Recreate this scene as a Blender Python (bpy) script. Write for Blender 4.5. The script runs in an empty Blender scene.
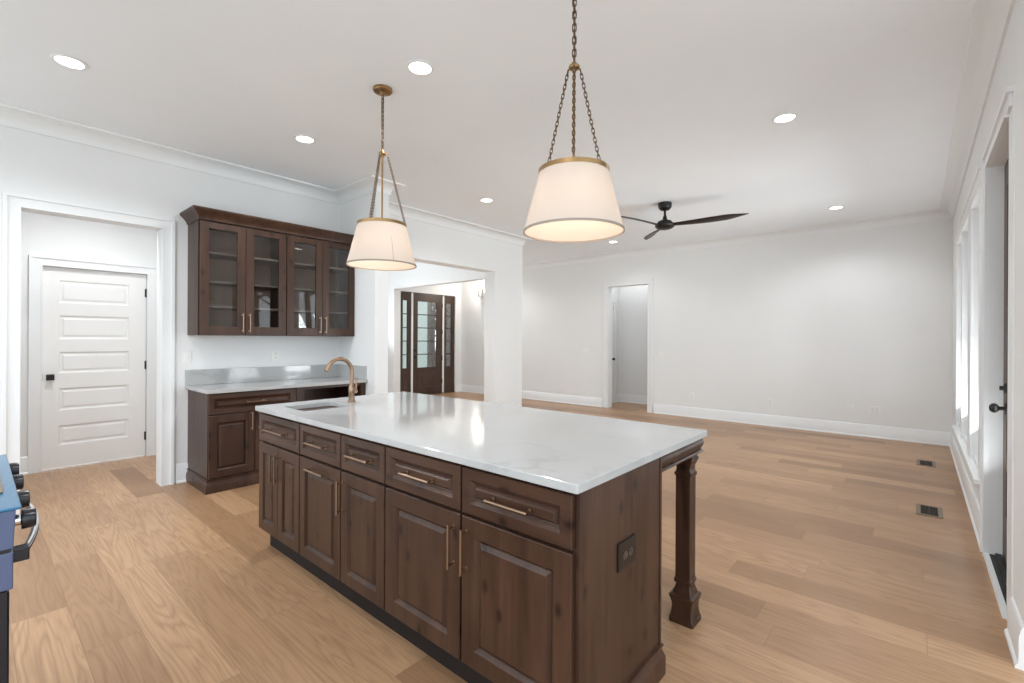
import bpy, bmesh, math, random
from mathutils import Vector, Matrix
PI = math.pi
S = bpy.context.scene
C = S.collection

# ------------------------------------------------------------------ camera
cam_d = bpy.data.cameras.new('camera')
cam = bpy.data.objects.new('camera', cam_d)
C.objects.link(cam)
CAM_YAW, CAM_ROLL, CAM_F = 40.9336, 0.2854, 468.4949
cam_d.sensor_fit = 'HORIZONTAL'
cam_d.sensor_width = 36.0
cam_d.lens = CAM_F * 36.0 / 1024.0
cam_d.shift_y = (339.204 - 341.5) / 1024.0
cam_d.clip_start = 0.02
cam_d.clip_end = 200
cam.location = (0, 0, 1.33)
cam.matrix_world = (Matrix.Translation((0, 0, 1.33)) @ Matrix.Rotation(math.radians(CAM_YAW), 4, 'Z')
                    @ Matrix.Rotation(PI / 2, 4, 'X') @ Matrix.Rotation(math.radians(CAM_ROLL), 4, 'Z'))
S.camera = cam

# ------------------------------------------------------------------ world, exposure
S.view_settings.view_transform = 'Standard'
S.view_settings.look = 'None'
S.view_settings.gamma = 1.0
S.view_settings.use_curve_mapping = False
S.view_settings.exposure = 0.43
W = bpy.data.worlds.new('sky')
S.world = W
W.use_nodes = True
bg = W.node_tree.nodes['Background']
bg.inputs['Color'].default_value = (0.85, 0.935, 1.0, 1)
bg.inputs['Strength'].default_value = 2.0
S.cycles.use_denoising = True
S.cycles.max_bounces = 10
S.cycles.diffuse_bounces = 6
S.cycles.transparent_max_bounces = 16
S.cycles.sample_clamp_indirect = 6.0

# light levels used by the lamps' own builders
DOWNLIGHT_W = 52.0
PENDANT_W = 2.2
SCONCE_W = 12.0


def daylight(name, loc, face, w, h, power, tilt=46):
    """daylight added at an opening: an area lamp outside it, tilted up to brighten the ceiling"""
    d = bpy.data.lights.new(name, 'AREA')
    d.shape, d.size, d.size_y = 'RECTANGLE', w, h
    d.energy, d.color = power, (0.90, 0.96, 1.0)
    o = bpy.data.objects.new(name, d)
    C.objects.link(o)
    o.location = loc
    o.rotation_euler = (PI / 2 + math.radians(tilt), 0, {'-x': PI / 2, '+x': -PI / 2}[face])
    return o


for k, (wy, ww) in enumerate(((4.86, 0.62), (5.83, 0.68), (6.66, 0.66))):
    daylight('window_daylight', (1.0, wy, 1.25), '-x', ww, 1.9, 41.0)  # area lamps added outside the openings, aimed up for ceiling and walls
daylight('patio_door_fill_lamp', (1.0, 3.68, 1.15), '-x', 0.6, 1.9, 20.0)
daylight('dining_fill_lamp', (-8.99, 4.45, 1.45), '+x', 1.85, 1.85, 72.0)

# ------------------------------------------------------------------ dimensions (metres)
CEIL = 3.009
XL, XA, XR, YF = -5.12, -5.02, 0.33, 8.15
XD, XF = -6.53, -8.78                       # alcove door wall, front door wall


# ------------------------------------------------------------------ node helpers
class NT:
    def __init__(s, name):
        s.m = bpy.data.materials.new(name)
        s.m.use_nodes = True
        s.t = s.m.node_tree
        s.b = s.t.nodes['Principled BSDF']
        s.out = s.t.nodes['Material Output']

    def n(s, typ, **kw):
        nd = s.t.nodes.new(typ)
        for k, v in kw.items():
            setattr(nd, k, v)
        return nd

    def put(s, sock, v):
        if isinstance(v, bpy.types.NodeSocket):
            s.t.links.new(v, sock)
        elif isinstance(v, (tuple, list)) and len(v) == 3 and sock.type == 'RGBA':
            sock.default_value = (*v, 1)
        else:
            sock.default_value = v

    def math(s, op, a, b=0.0, c=0.0):
        nd = s.n('ShaderNodeMath', operation=op)
        for i, v in enumerate((a, b, c)):
            s.put(nd.inputs[i], v)
        return nd.outputs[0]

    def xyz(s, x, y, z):
        nd = s.n('ShaderNodeCombineXYZ')
        for i, v in enumerate((x, y, z)):
            s.put(nd.inputs[i], v)
        return nd.outputs[0]

    def sep(s, v):
        nd = s.n('ShaderNodeSeparateXYZ')
        s.put(nd.inputs[0], v)
        return nd.outputs

    def obj(s):
        return s.n('ShaderNodeTexCoord').outputs['Object']

    def scale(s, v, sc):
        nd = s.n('ShaderNodeVectorMath', operation='MULTIPLY')
        s.put(nd.inputs[0], v)
        nd.inputs[1].default_value = sc
        return nd.outputs[0]

    def add(s, v, w):
        nd = s.n('ShaderNodeVectorMath', operation='ADD')
        s.put(nd.inputs[0], v)
        s.put(nd.inputs[1], w)
        return nd.outputs[0]

    def noise(s, v, scale, detail=3.0, rough=0.5, dist=0.0):
        nd = s.n('ShaderNodeTexNoise')
        s.put(nd.inputs['Vector'], v)
        nd.inputs['Scale'].default_value = scale
        nd.inputs['Detail'].default_value = detail
        nd.inputs['Roughness'].default_value = rough
        nd.inputs['Distortion'].default_value = dist
        return nd.outputs['Fac']

    def white(s, w):
        nd = s.n('ShaderNodeTexWhiteNoise', noise_dimensions='1D')
        s.put(nd.inputs['W'], w)
        return nd.outputs['Value']

    def ramp(s, f, stops):
        nd = s.n('ShaderNodeValToRGB')
        s.put(nd.inputs['Fac'], f)
        els = nd.color_ramp.elements
        while len(els) < len(stops):
            els.new(0.5)
        for e, (p, c) in zip(els, stops):
            e.position = p
            e.color = (*c, 1) if not isinstance(c, float) else (c, c, c, 1)
        return nd.outputs['Color']

    def mix(s, f, a, b, mode='MIX'):
        nd = s.n('ShaderNodeMix', data_type='RGBA', blend_type=mode)
        s.put(nd.inputs[0], f)
        s.put(nd.inputs[6], a)
        s.put(nd.inputs[7], b)
        return nd.outputs[2]

    def bump(s, h, strength=0.1, dist=0.002):
        nd = s.n('ShaderNodeBump')
        s.put(nd.inputs['Height'], h)
        nd.inputs['Strength'].default_value = strength
        nd.inputs['Distance'].default_value = dist
        s.t.links.new(nd.outputs[0], s.b.inputs['Normal'])

    def set(s, **kw):
        for k, v in kw.items():
            s.put(s.b.inputs[k.replace('_', ' ')], v)
        return s.m


def paint(name, col, rough=0.5, var=0.015, bump=0.04):
    t = NT(name)
    n = t.noise(t.obj(), 3.0, 3)
    c = t.mix(n, tuple(max(0, x - var) for x in col), tuple(min(1, x + var) for x in col))
    if bump:
        t.bump(t.noise(t.obj(), 220.0, 2), bump, 0.001)
    return t.set(Base_Color=c, Roughness=rough)


def metal(name, col, rough=0.3, var=0.06, metallic=1.0):
    t = NT(name)
    n = t.noise(t.obj(), 30.0, 3)
    r = t.math('MULTIPLY_ADD', n, var, rough - var / 2)
    return t.set(Base_Color=col, Roughness=r, Metallic=metallic)


def floor_mat():
    t = NT('oak_planks')
    x, y, z = t.sep(t.obj())
    PW, PL = 0.195, 1.38
    ry = t.math('DIVIDE', t.math('SUBTRACT', y, 0.51 - 50 * PW), PW)
    row = t.math('FLOOR', ry)
    fy = t.math('FRACT', ry)
    xo = t.math('ADD', x, t.math('MULTIPLY_ADD', t.white(row), 11.3, 40.0))
    rx = t.math('DIVIDE', xo, PL)
    # uneven board lengths: every second joint slides by a random amount
    col0 = t.math('FLOOR', rx)
    sl = t.math('MULTIPLY', t.white(t.math('MULTIPLY_ADD', row, 7.13, col0)), 0.5)
    fx0 = t.math('FRACT', rx)
    before = t.math('LESS_THAN', fx0, sl)
    col = t.math('SUBTRACT', col0, before)
    pid = t.math('MULTIPLY_ADD', row, 37.31, t.math('MULTIPLY', col, 5.77))
    tone = t.white(pid)
    tone2 = t.white(t.math('ADD', pid, 211.7))
    ex = t.math('MULTIPLY', t.math('ABSOLUTE', t.math('SUBTRACT', fx0, sl)), PL)
    ey = t.math('MULTIPLY', t.math('MINIMUM', fy, t.math('SUBTRACT', 1.0, fy)), PW)
    edge = t.math('MINIMUM', ex, ey)
    seam = t.math('LESS_THAN', edge, 0.0011)
    # grain
    gv = t.xyz(t.math('MULTIPLY_ADD', tone, 60.0, t.math('MULTIPLY', x, 0.55)),
               t.math('MULTIPLY', y, 6.2), t.math('MULTIPLY', tone2, 30.0))
    n1 = t.noise(gv, 1.5, 2.5, 0.45, 0.35)
    ring = t.math('FRACT', t.math('MULTIPLY', n1, 13.0))
    ring = t.math('POWER', t.math('ABSOLUTE', t.math('MULTIPLY_ADD', ring, 2.0, -1.0)), 2.2)
    fv = t.xyz(t.math('MULTIPLY_ADD', tone, 9.0, t.math('MULTIPLY', x, 3.0)), t.math('MULTIPLY', y, 110.0), tone2)
    fib = t.noise(fv, 1.0, 4, 0.6)
    big = t.noise(t.xyz(t.math('MULTIPLY_ADD', tone, 20.0, t.math('MULTIPLY', x, 1.3)), t.math('MULTIPLY', y, 4.0), tone), 1.0, 2)
    base = t.ramp(tone, [(0.0, (0.285, 0.160, 0.085)), (0.2, (0.375, 0.218, 0.117)), (0.55, (0.450, 0.270, 0.149)), (1.0, (0.540, 0.334, 0.190))])
    c = t.mix(t.math('MULTIPLY', ring, 0.47), base, (0.215, 0.112, 0.054))
    c = t.mix(t.math('MULTIPLY', t.math('SUBTRACT', fib, 0.33), 1.05), c, (0.215, 0.115, 0.058))
    c = t.mix(t.math('MULTIPLY_ADD', big, 0.5, -0.14), c, (0.47, 0.284, 0.159))
    # knots
    vo = t.n('ShaderNodeTexVoronoi')
    t.put(vo.inputs['Vector'], t.xyz(t.math('MULTIPLY', x, 0.9), t.math('MULTIPLY', y, 2.2), 0.0))
    vo.inputs['Scale'].default_value = 1.1
    kn = t.math('MULTIPLY', t.math('LESS_THAN', vo.outputs['Distance'], 0.028), 0.6)
    c = t.mix(kn, c, (0.17, 0.09, 0.05))
    c = t.mix(t.math('MULTIPLY', seam, 0.6), c, (0.16, 0.09, 0.05))
    t.bump(t.math('ADD', t.math('MULTIPLY', fib, 0.3), t.math('MULTIPLY', seam, -1.0)), 0.12, 0.0015)
    r = t.math('MULTIPLY_ADD', fib, 0.12, 0.30)
    return t.set(Base_Color=c, Roughness=r, Specular_IOR_Level=0.38)


def wood_mat(name, lo, hi, axis=2, rough=0.36, knots=True):
    t = NT(name)
    oi = t.n('ShaderNodeObjectInfo')
    off = t.xyz(t.math('MULTIPLY', oi.outputs['Random'], 17.0), t.math('MULTIPLY', oi.outputs['Random'], 31.0), oi.outputs['Random'])
    p = t.add(t.obj(), off)
    sc = [11.0, 11.0, 11.0]
    sc[axis] = 0.9
    g = t.noise(t.scale(p, tuple(sc)), 1.6, 4, 0.55, 0.5)
    sc2 = [130.0, 130.0, 130.0]
    sc2[axis] = 3.5
    f = t.noise(t.scale(p, tuple(sc2)), 1.0, 3, 0.6)
    cl = t.noise(p, 2.2, 2)
    c = t.mix(t.ramp(g, [(0.3, 0.0), (0.72, 1.0)]), lo, hi)
    c = t.mix(t.math('MULTIPLY', f, 0.35), c, tuple(v * 0.62 for v in lo))
    c = t.mix(t.math('MULTIPLY', t.ramp(cl, [(0.35, 0.0), (0.7, 1.0)]), 0.45), c, tuple(v * 0.62 for v in lo))
    if knots:
        kx, ky, kz = t.sep(p)
        ks = t.math('ADD', kx, ky)
        vo = t.n('ShaderNodeTexVoronoi', voronoi_dimensions='2D')
        kv = (ks, kz) if axis == 2 else (kz, ks)
        t.put(vo.inputs['Vector'], t.xyz(t.math('MULTIPLY', kv[0], 5.2), t.math('MULTIPLY', kv[1], 3.0), 0.0))
        vo.inputs['Scale'].default_value = 1.0
        k = t.ramp(vo.outputs['Distance'], [(0.03, 1.0), (0.10, 0.0)])
        c = t.mix(t.math('MULTIPLY', k, 0.85), c, tuple(v * 0.28 for v in lo))
    t.bump(f, 0.06, 0.001)
    return t.set(Base_Color=c, Roughness=rough, Specular_IOR_Level=0.36)


def quartz_mat():
    t = NT('white_quartz')
    p = t.obj()
    w = t.n('ShaderNodeTexNoise')
    t.put(w.inputs['Vector'], p)
    w.inputs['Scale'].default_value = 1.7
    q = t.add(p, t.scale(w.outputs['Color'], (0.6, 0.6, 0.6)))
    n = t.noise(q, 1.5, 5, 0.55)
    v = t.math('ABSOLUTE', t.math('SUBTRACT', n, 0.5))
    vein = t.ramp(v, [(0.0, 1.0), (0.022, 0.0)])
    mask = t.ramp(t.noise(p, 1.1, 2), [(0.46, 0.0), (0.62, 1.0)])
    cloud = t.noise(p, 3.5, 4)
    c = t.mix(cloud, (0.415, 0.42, 0.42), (0.465, 0.47, 0.465))
    c = t.mix(t.math('MULTIPLY', t.math('MULTIPLY', vein, mask), 0.40), c, (0.30, 0.295, 0.285))
    return t.set(Base_Color=c, Roughness=0.07)


def glass_mat(name='window_glass', tint=(0.985, 0.985, 0.98)):
    t = NT(name)
    tr = t.n('ShaderNodeBsdfTransparent')
    tr.inputs[0].default_value = (*tint, 1)
    gl = t.n('ShaderNodeBsdfGlossy')
    gl.inputs['Roughness'].default_value = 0.0
    fr = t.n('ShaderNodeFresnel')
    fr.inputs[0].default_value = 1.5
    mx = t.n('ShaderNodeMixShader')
    t.t.links.new(fr.outputs[0], mx.inputs[0])
    t.t.links.new(tr.outputs[0], mx.inputs[1])
    t.t.links.new(gl.outputs[0], mx.inputs[2])
    t.t.links.new(mx.outputs[0], t.out.inputs[0])
    return t.m


def shade_mat():
    t = NT('linen_shade')
    p = t.obj()
    n = t.noise(t.scale(p, (1, 1, 6)), 60.0, 3)
    c = t.mix(n, (0.70, 0.645, 0.59), (0.76, 0.71, 0.655))
    d = t.n('ShaderNodeBsdfDiffuse')
    tl = t.n('ShaderNodeBsdfTranslucent')
    t.put(d.inputs[0], c)
    t.put(tl.inputs[0], c)
    mx = t.n('ShaderNodeMixShader')
    mx.inputs[0].default_value = 0.45
    t.t.links.new(d.outputs[0], mx.inputs[1])
    t.t.links.new(tl.outputs[0], mx.inputs[2])
    t.t.links.new(mx.outputs[0], t.out.inputs[0])
    return t.m


def emit_mat(name, col, strength):
    t = NT(name)
    e = t.n('ShaderNodeEmission')
    e.inputs[0].default_value = (*col, 1)
    e.inputs[1].default_value = strength
    t.t.links.new(e.outputs[0], t.out.inputs[0])
    return t.m


M = {}
M['wall'] = paint('wall_paint', (0.79, 0.80, 0.80), 0.6)
M['ceiling'] = paint('ceiling_paint', (0.86, 0.895, 0.925), 0.75)
M['trim'] = paint('trim_paint', (0.80, 0.815, 0.82), 0.3, 0.008, 0.0)
M['door'] = paint('door_paint', (0.84, 0.84, 0.83), 0.32, 0.008, 0.0)
M['plate'] = paint('white_plastic', (0.82, 0.82, 0.80), 0.3, 0.005, 0.0)
M['floor'] = floor_mat()
M['wood'] = wood_mat('stained_alder', (0.036, 0.0155, 0.0085), (0.093, 0.0445, 0.0265))
M['woodh'] = wood_mat('stained_alder_crossgrain', (0.036, 0.0155, 0.0085), (0.093, 0.0445, 0.0265), 0)
M['woodin'] = wood_mat('cabinet_interior', (0.22, 0.140, 0.100), (0.30, 0.20, 0.15), 2, 0.5, False)
M['shelf'] = wood_mat('lit_shelf', (0.26, 0.20, 0.165), (0.33, 0.26, 0.22), 0, 0.5, False)  # paled so the light on the shelf edges sits in the colour
M['darkwood'] = wood_mat('entry_mahogany', (0.060, 0.033, 0.022), (0.095, 0.055, 0.038), 2, 0.38, False)
M['kick'] = wood_mat('toe_kick_shade', (0.012, 0.007, 0.005), (0.020, 0.012, 0.009), 0, 0.8, False)  # near-black, carries the shade of the toe recess in its colour
M['quartz'] = quartz_mat()
M['glass'] = glass_mat()
M['shade'] = shade_mat()
M['shadetrim'] = paint('shade_binding', (0.30, 0.26, 0.22), 0.7, 0.02, 0.0)
M['brass'] = metal('aged_brass', (0.34, 0.215, 0.10), 0.32)
M['bronze'] = metal('champagne_bronze', (0.33, 0.225, 0.155), 0.30)
M['chain'] = metal('antique_chain', (0.15, 0.10, 0.06), 0.5, 0.06, 0.8)
M['black'] = metal('matte_black_metal', (0.012, 0.011, 0.011), 0.42, 0.08, 0.3)
M['blade'] = wood_mat('fan_walnut', (0.020, 0.012, 0.009), (0.040, 0.024, 0.018), 0, 0.4, False)
M['steel'] = metal('stainless_steel', (0.55, 0.56, 0.56), 0.28)
M['chrome'] = metal('polished_chrome', (0.72, 0.72, 0.73), 0.12)
M['film'] = paint('blue_film', (0.022, 0.135, 0.26), 0.22, 0.02, 0.0)
M['filmside'] = paint('blue_grey_film', (0.085, 0.11, 0.20), 0.28, 0.015, 0.0)
M['rangeblk'] = metal('black_enamel', (0.012, 0.013, 0.018), 0.25, 0.05, 0.0)
M['vent'] = metal('bronze_register', (0.20, 0.145, 0.10), 0.5, 0.08, 0.0)
M['ventdark'] = metal('register_dark_center', (0.045, 0.036, 0.028), 0.6, 0.05, 0.0)  # dark brown of the register's louvers and duct sheet
M['lens'] = emit_mat('lit_lens', (1.0, 0.96, 0.90), 6.0)
M['bulb'] = emit_mat('lit_bulb', (1.0, 0.80, 0.58), 12.0)
M['bark'] = wood_mat('bark', (0.035, 0.028, 0.024), (0.09, 0.075, 0.065), 2, 0.9, False)
M['leaf_litter'] = paint('leaf_litter', (0.11, 0.085, 0.06), 0.9, 0.06, 0.3)
M['bounce_ground'] = paint('pale_bounce_ground', (0.58, 0.57, 0.55), 0.85, 0.04, 0.2)  # unseen rear ground, paled to bounce light to the ceiling
M['siding'] = paint('painted_siding', (0.40, 0.46, 0.43), 0.6)
M['outlet_brown'] = metal('brown_receptacle', (0.075, 0.050, 0.040), 0.4, 0.06, 0.2)
M['outlet_dark'] = metal('dark_bronze_plate', (0.018, 0.012, 0.009), 0.4, 0.06, 0.3)


# ------------------------------------------------------------------ mesh helpers
class MB:
    def __init__(s):
        s.bm = bmesh.new()

    def box(s, x0, x1, y0, y1, z0, z1):
        v = [s.bm.verts.new((x, y, z)) for x in (x0, x1) for y in (y0, y1) for z in (z0, z1)]
        for f in ((0, 1, 3, 2), (4, 6, 7, 5), (0, 4, 5, 1), (2, 3, 7, 6), (0, 2, 6, 4), (1, 5, 7, 3)):
            s.bm.faces.new([v[i] for i in f])
        return s

    def loft(s, rings, closed=True, cap0=True, cap1=True):
        rv = [[s.bm.verts.new(p) for p in r] for r in rings]
        n = len(rv[0])
        for a, b in zip(rv, rv[1:]):
            for i in range(n if closed else n - 1):
                j = (i + 1) % n
                s.bm.faces.new((a[i], a[j], b[j], b[i]))
        if cap0 and n > 2:
            s.bm.faces.new(list(reversed(rv[0])))
        if cap1 and n > 2:
            s.bm.faces.new(rv[-1])
        return s

    def lathe(s, prof, cx=0, cy=0, seg=32, cap0=True, cap1=True):
        rings = []
        for r, z in prof:
            rings.append([(cx + r * math.cos(2 * PI * k / seg), cy + r * math.sin(2 * PI * k / seg), z) for k in range(seg)])
        return s.loft(rings, True, cap0, cap1)

    def square(s, cx, cy, prof):
        """square-section turned post: (half width, z)"""
        rings = []
        for h, z in prof:
            c = 0.10 * h
            pts = [(h - c, -h), (h, -h + c), (h, h - c), (h - c, h), (-h + c, h), (-h, h - c), (-h, -h + c), (-h + c, -h)]
            rings.append([(cx + a, cy + b, z) for a, b in pts])
        return s.loft(rings)

    def tube(s, pts, r, seg=10, closed=False, caps=True):
        pts = [Vector(p) for p in pts]
        n = len(pts)
        rad = r if isinstance(r, (list, tuple)) else [r] * n
        rings = []
        t0 = (pts[1] - pts[0]).normalized()
        up = Vector((0, 0, 1)) if abs(t0.z) < 0.9 else Vector((1, 0, 0))
        u = t0.cross(up).normalized()
        for i in range(n):
            if closed:
                t = (pts[(i + 1) % n] - pts[i - 1]).normalized()
            else:
                t = (pts[min(i + 1, n - 1)] - pts[max(i - 1, 0)]).normalized()
            u = (u - t * u.dot(t)).normalized()
            w = t.cross(u)
            rings.append([tuple(pts[i] + rad[i] * (u * math.cos(2 * PI * k / seg) + w * math.sin(2 * PI * k / seg))) for k in range(seg)])
        if closed:
            rings.append(rings[0])
            s.loft(rings, True, False, False)
        else:
            s.loft(rings, True, caps, caps)
        return s

    def mold(s, path, prof, side=1, closed=False):
        """sweep profile [(out, z)] along an XY path; out is to the left (side=1) of travel"""
        P = [Vector((p[0], p[1])) for p in path]
        n = len(P)
        rings = []
        for i in range(n):
            d0 = (P[i] - P[i - 1]).normalized() if (i > 0 or closed) else None
            d1 = (P[(i + 1) % n] - P[i]).normalized() if (i < n - 1 or closed) else None
            if d0 is None:
                d0 = d1
            if d1 is None:
                d1 = d0
            n0, n1 = Vector((-d0.y, d0.x)) * side, Vector((-d1.y, d1.x)) * side
            mv = n0 + n1
            mv = mv / (1 + n0.dot(n1))
            rings.append([(P[i].x + mv.x * o, P[i].y + mv.y * o, z) for o, z in prof])
        if closed:
            rings.append(rings[0])
            s.loft(rings, True, False, False)
        else:
            s.loft(rings)
        return s

    def panel(s, x0, x1, z0, z1, yf, th, rings):
        """door/drawer front facing -y; rings = [(inset, depth behind front)] from the outside in"""
        def rect(i, y):
            return [(x0 + i, y, z0 + i), (x1 - i, y, z0 + i), (x1 - i, y, z1 - i), (x0 + i, y, z1 - i)]
        rr = [rect(0, yf + th)] + [rect(i, yf + d) for i, d in rings]
        return s.loft(rr)

    def sphere(s, c, r, seg=14, rings=8, sz=1.0):
        prof = [(max(1e-4, r * math.sin(PI * k / rings)), c[2] - r * sz * math.cos(PI * k / rings)) for k in range(rings + 1)]
        return s.lathe(prof, c[0], c[1], seg)

    def build(s, name, mat, parent=None, smooth=False, bevel=0.0, loc=None, angle=35):
        bmesh.ops.recalc_face_normals(s.bm, faces=s.bm.faces[:])
        me = bpy.data.meshes.new(name)
        s.bm.to_mesh(me)
        s.bm.free()
        me.materials.append(mat)
        o = bpy.data.objects.new(name, me)
        C.objects.link(o)
        if smooth:
            for p in me.polygons:
                p.use_smooth = True
            me.set_sharp_from_angle(angle=math.radians(angle))
        if bevel:
            b = o.modifiers.new('bevel', 'BEVEL')
            b.width = bevel
            b.segments = 2
            b.limit_method = 'ANGLE'
        if parent:
            o.parent = parent
        if loc:
            o.location = loc
        return o


def thing(name, label, cat, loc=(0, 0, 0), rotz=0.0, group=None):
    o = bpy.data.objects.new(name, None)
    o.empty_display_size = 0.1
    C.objects.link(o)
    o.location = loc
    o.rotation_euler = (0, 0, rotz)
    o['label'] = label
    o['category'] = cat
    if group:
        o['group'] = group
    return o


def tag(o, label, cat, group=None):
    o['label'] = label
    o['category'] = cat
    if group:
        o['group'] = group
    return o


def struct(o, label=None, cat=None):
    o['kind'] = 'structure'
    if label:
        o['label'] = label
    if cat:
        o['category'] = cat
    return o


def copy_tree(o, parent=None):
    c = o.copy()
    C.objects.link(c)
    if parent:
        c.parent = parent
    for ch in list(o.children):
        copy_tree(ch, c)
    return c


def lamp(name, typ, loc, power, col, parent=None, **kw):
    d = bpy.data.lights.new(name, typ)
    d.energy = power
    d.color = col
    for k, v in kw.items():
        setattr(d, k, v)
    o = bpy.data.objects.new(name, d)
    C.objects.link(o)
    o.location = loc
    if parent:
        o.parent = parent
    return o


def rrect(x0, x1, y0, y1, r, z, seg=6):
    out = []
    for cx, cy, a in ((x1 - r, y0 + r, -PI / 2), (x1 - r, y1 - r, 0), (x0 + r, y1 - r, PI / 2), (x0 + r, y0 + r, PI)):
        for k in range(seg + 1):
            t = a + PI / 2 * k / seg
            out.append((cx + r * math.cos(t), cy + r * math.sin(t), z))
    return out


# ------------------------------------------------------------------ SETTING
def wall_boxes(axis, c0, c1, u0, u1, z0, z1, holes):
    """wall of thickness c0..c1 on X (axis 'x', running along Y) or on Y; holes = (ua, ub, za, zb)"""
    mb = MB()

    def b(a0, a1, q0, q1):
        if a1 - a0 < 1e-4 or q1 - q0 < 1e-4:
            return
        if axis == 'x':
            mb.box(c0, c1, a0, a1, q0, q1)
        else:
            mb.box(a0, a1, c0, c1, q0, q1)
    u = u0
    for ua, ub, za, zb in sorted(holes):
        b(u, ua, z0, z1)
        b(ua, ub, z0, za)
        b(ua, ub, zb, z1)
        u = ub
    b(u, u1, z0, z1)
    return mb


def wall(name, axis, c0, c1, u0, u1, holes=(), mat='wall'):
    return struct(wall_boxes(axis, c0, c1, u0, u1, 0, CEIL, holes).build(name, M[mat]), name.replace('_', ' '), 'wall')


fl = MB()
fl.box(-8.95, 1.3, -1.3, 9.3, -0.10, 0.0)
struct(fl.build('floor', M['floor']), 'wide plank light oak floor', 'floor')
ce = MB()
ce.box(-8.95, 1.3, -1.3, 9.3, CEIL, CEIL + 0.12)
struct(ce.build('ceiling', M['ceiling']), 'flat white painted ceiling', 'ceiling')

DOOR_A = (0.24, 1.11, 0.0, 2.305)           # cased opening in the left wall
OPEN_A = (3.35, 5.366, 0.0, 2.393)          # wide opening to the dining room
OPEN_B = (-8.42, -5.60, 0.0, 2.393)          # dining room to entry hall
OPEN_F = (-4.575, -3.755, 0.0, 2.362)       # far wall opening
DOOR_R = (3.25, 4.115, 0.0, 2.405)          # patio door, right wall
WINS = [(4.52, 5.20), (5.46, 6.20), (6.30, 7.02)]
WZ = (0.42, 2.38)
FRONT = (6.30, 7.95, 0.0, 2.40)
wall('wall_left', 'x', XL - 0.15, XL, -1.3, 2.975, [DOOR_A])
wall('wall_nook', 'y', 2.81, 2.975, XL, -4.37)
wall('wall_dining', 'x', XA - 0.22, XA, 2.975, 6.045, [OPEN_A])
wall('wall_entry', 'y', 5.88, 6.045, XF, XA - 0.22, [OPEN_B])
wall('wall_side', 'y', 2.825, 2.975, XF, XL - 0.15)
wall('wall_front', 'x', XF - 0.16, XF, 2.825, YF + 0.15, [(3.5, 5.4, 0.5, 2.38), FRONT])
wall('wall_far', 'y', YF, YF + 0.15, XF, XR + 0.18, [OPEN_F])
wall('wall_right', 'x', XR, XR + 0.18, 2.79, YF, [DOOR_R] + [(a, b, *WZ) for a, b in WINS])
wall('wall_alcove', 'x', XD - 0.12, XD, -0.75, 1.72, [(0.455, 1.285, 0, 2.035)])
wall('wall_alcove_side', 'y', 1.56, 1.70, XD, XL - 0.15)
wall('wall_alcove_near', 'y', -0.75, -0.62, XD, XL - 0.15)
wall('wall_hall', 'y', 9.13, 9.28, -5.0, -2.6)
wall('wall_hall_left', 'x', -5.0, -4.87, YF + 0.15, 9.13, [(8.36, 8.86, 0, 2.035)])
wall('wall_hall_right', 'x', -2.75, -2.6, YF + 0.15, 9.13)

TRIM_N = [0]


def trim(mb, label, bevel=0.0, smooth=False):
    TRIM_N[0] += 1
    return struct(mb.build('trim_%d' % TRIM_N[0], M['trim'], bevel=bevel, smooth=smooth), label, 'trim')


# crown: cove between two fillets
CROWN = [(0.0, CEIL - 0.118), (0.013, CEIL - 0.118), (0.016, CEIL - 0.106)]
for k in range(1, 7):
    a = PI / 2 * k / 7
    CROWN.append((0.016 + 0.092 * (1 - math.cos(a)), CEIL - 0.104 + 0.088 * math.sin(a)))
CROWN += [(0.112, CEIL - 0.016), (0.124, CEIL - 0.012), (0.128, CEIL), (0.0, CEIL)]
m = MB()
m.mold([(XL, -1.3), (XL, 2.81), (-4.37, 2.81), (-4.37, 2.975), (XA, 2.975), (XA, 6.045), (-5.6, 6.045)], CROWN, -1)
trim(m, 'white cove crown molding along the left walls', smooth=True)
m = MB()
m.mold([(-8.7, YF), (XR, YF), (XR, 2.79)], CROWN, -1)
trim(m, 'white cove crown molding along the far and right walls', smooth=True)

BASE = [(0, 0), (0.028, 0), (0.027, 0.012), (0.018, 0.022), (0.017, 0.135), (0.014, 0.142), (0.013, 0.155), (0.008, 0.168), (0.004, 0.172), (0, 0.172)]
BN = [0]


def base(path, side, nm=None):
    BN[0] += 1
    mb = MB()
    mb.mold(path, BASE, side)
    return struct(mb.build('baseboard_' + nm, M['trim'], smooth=True), 'white baseboard ' + nm.replace('_', ' '), 'baseboard')


base([(XL, 1.222), (XL, 1.335)], -1, 'left')
base([(XL, -1.3), (XL, 0.135)], -1, 'left_near')
base([(-4.37, 2.81), (-4.37, 2.975), (XA, 2.975), (XA, 3.35)], -1, 'nook')
base([(XA, 5.366), (XA, 6.045), (-5.60, 6.045)], -1, 'dining')
base([(XF, 7.955), (XF, YF), (-4.69, YF)], -1, 'entry')
base([(-3.64, YF), (XR, YF), (XR, 4.24)], -1, 'far')
base([(XR, 3.105), (XR, 2.79)], -1, 'right')
base([(XD, -0.62), (XD, 0.36)], -1, 'alcove')
base([(-4.87, 8.97), (-4.87, 9.13), (-2.75, 9.13)], -1, 'hall')


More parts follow.
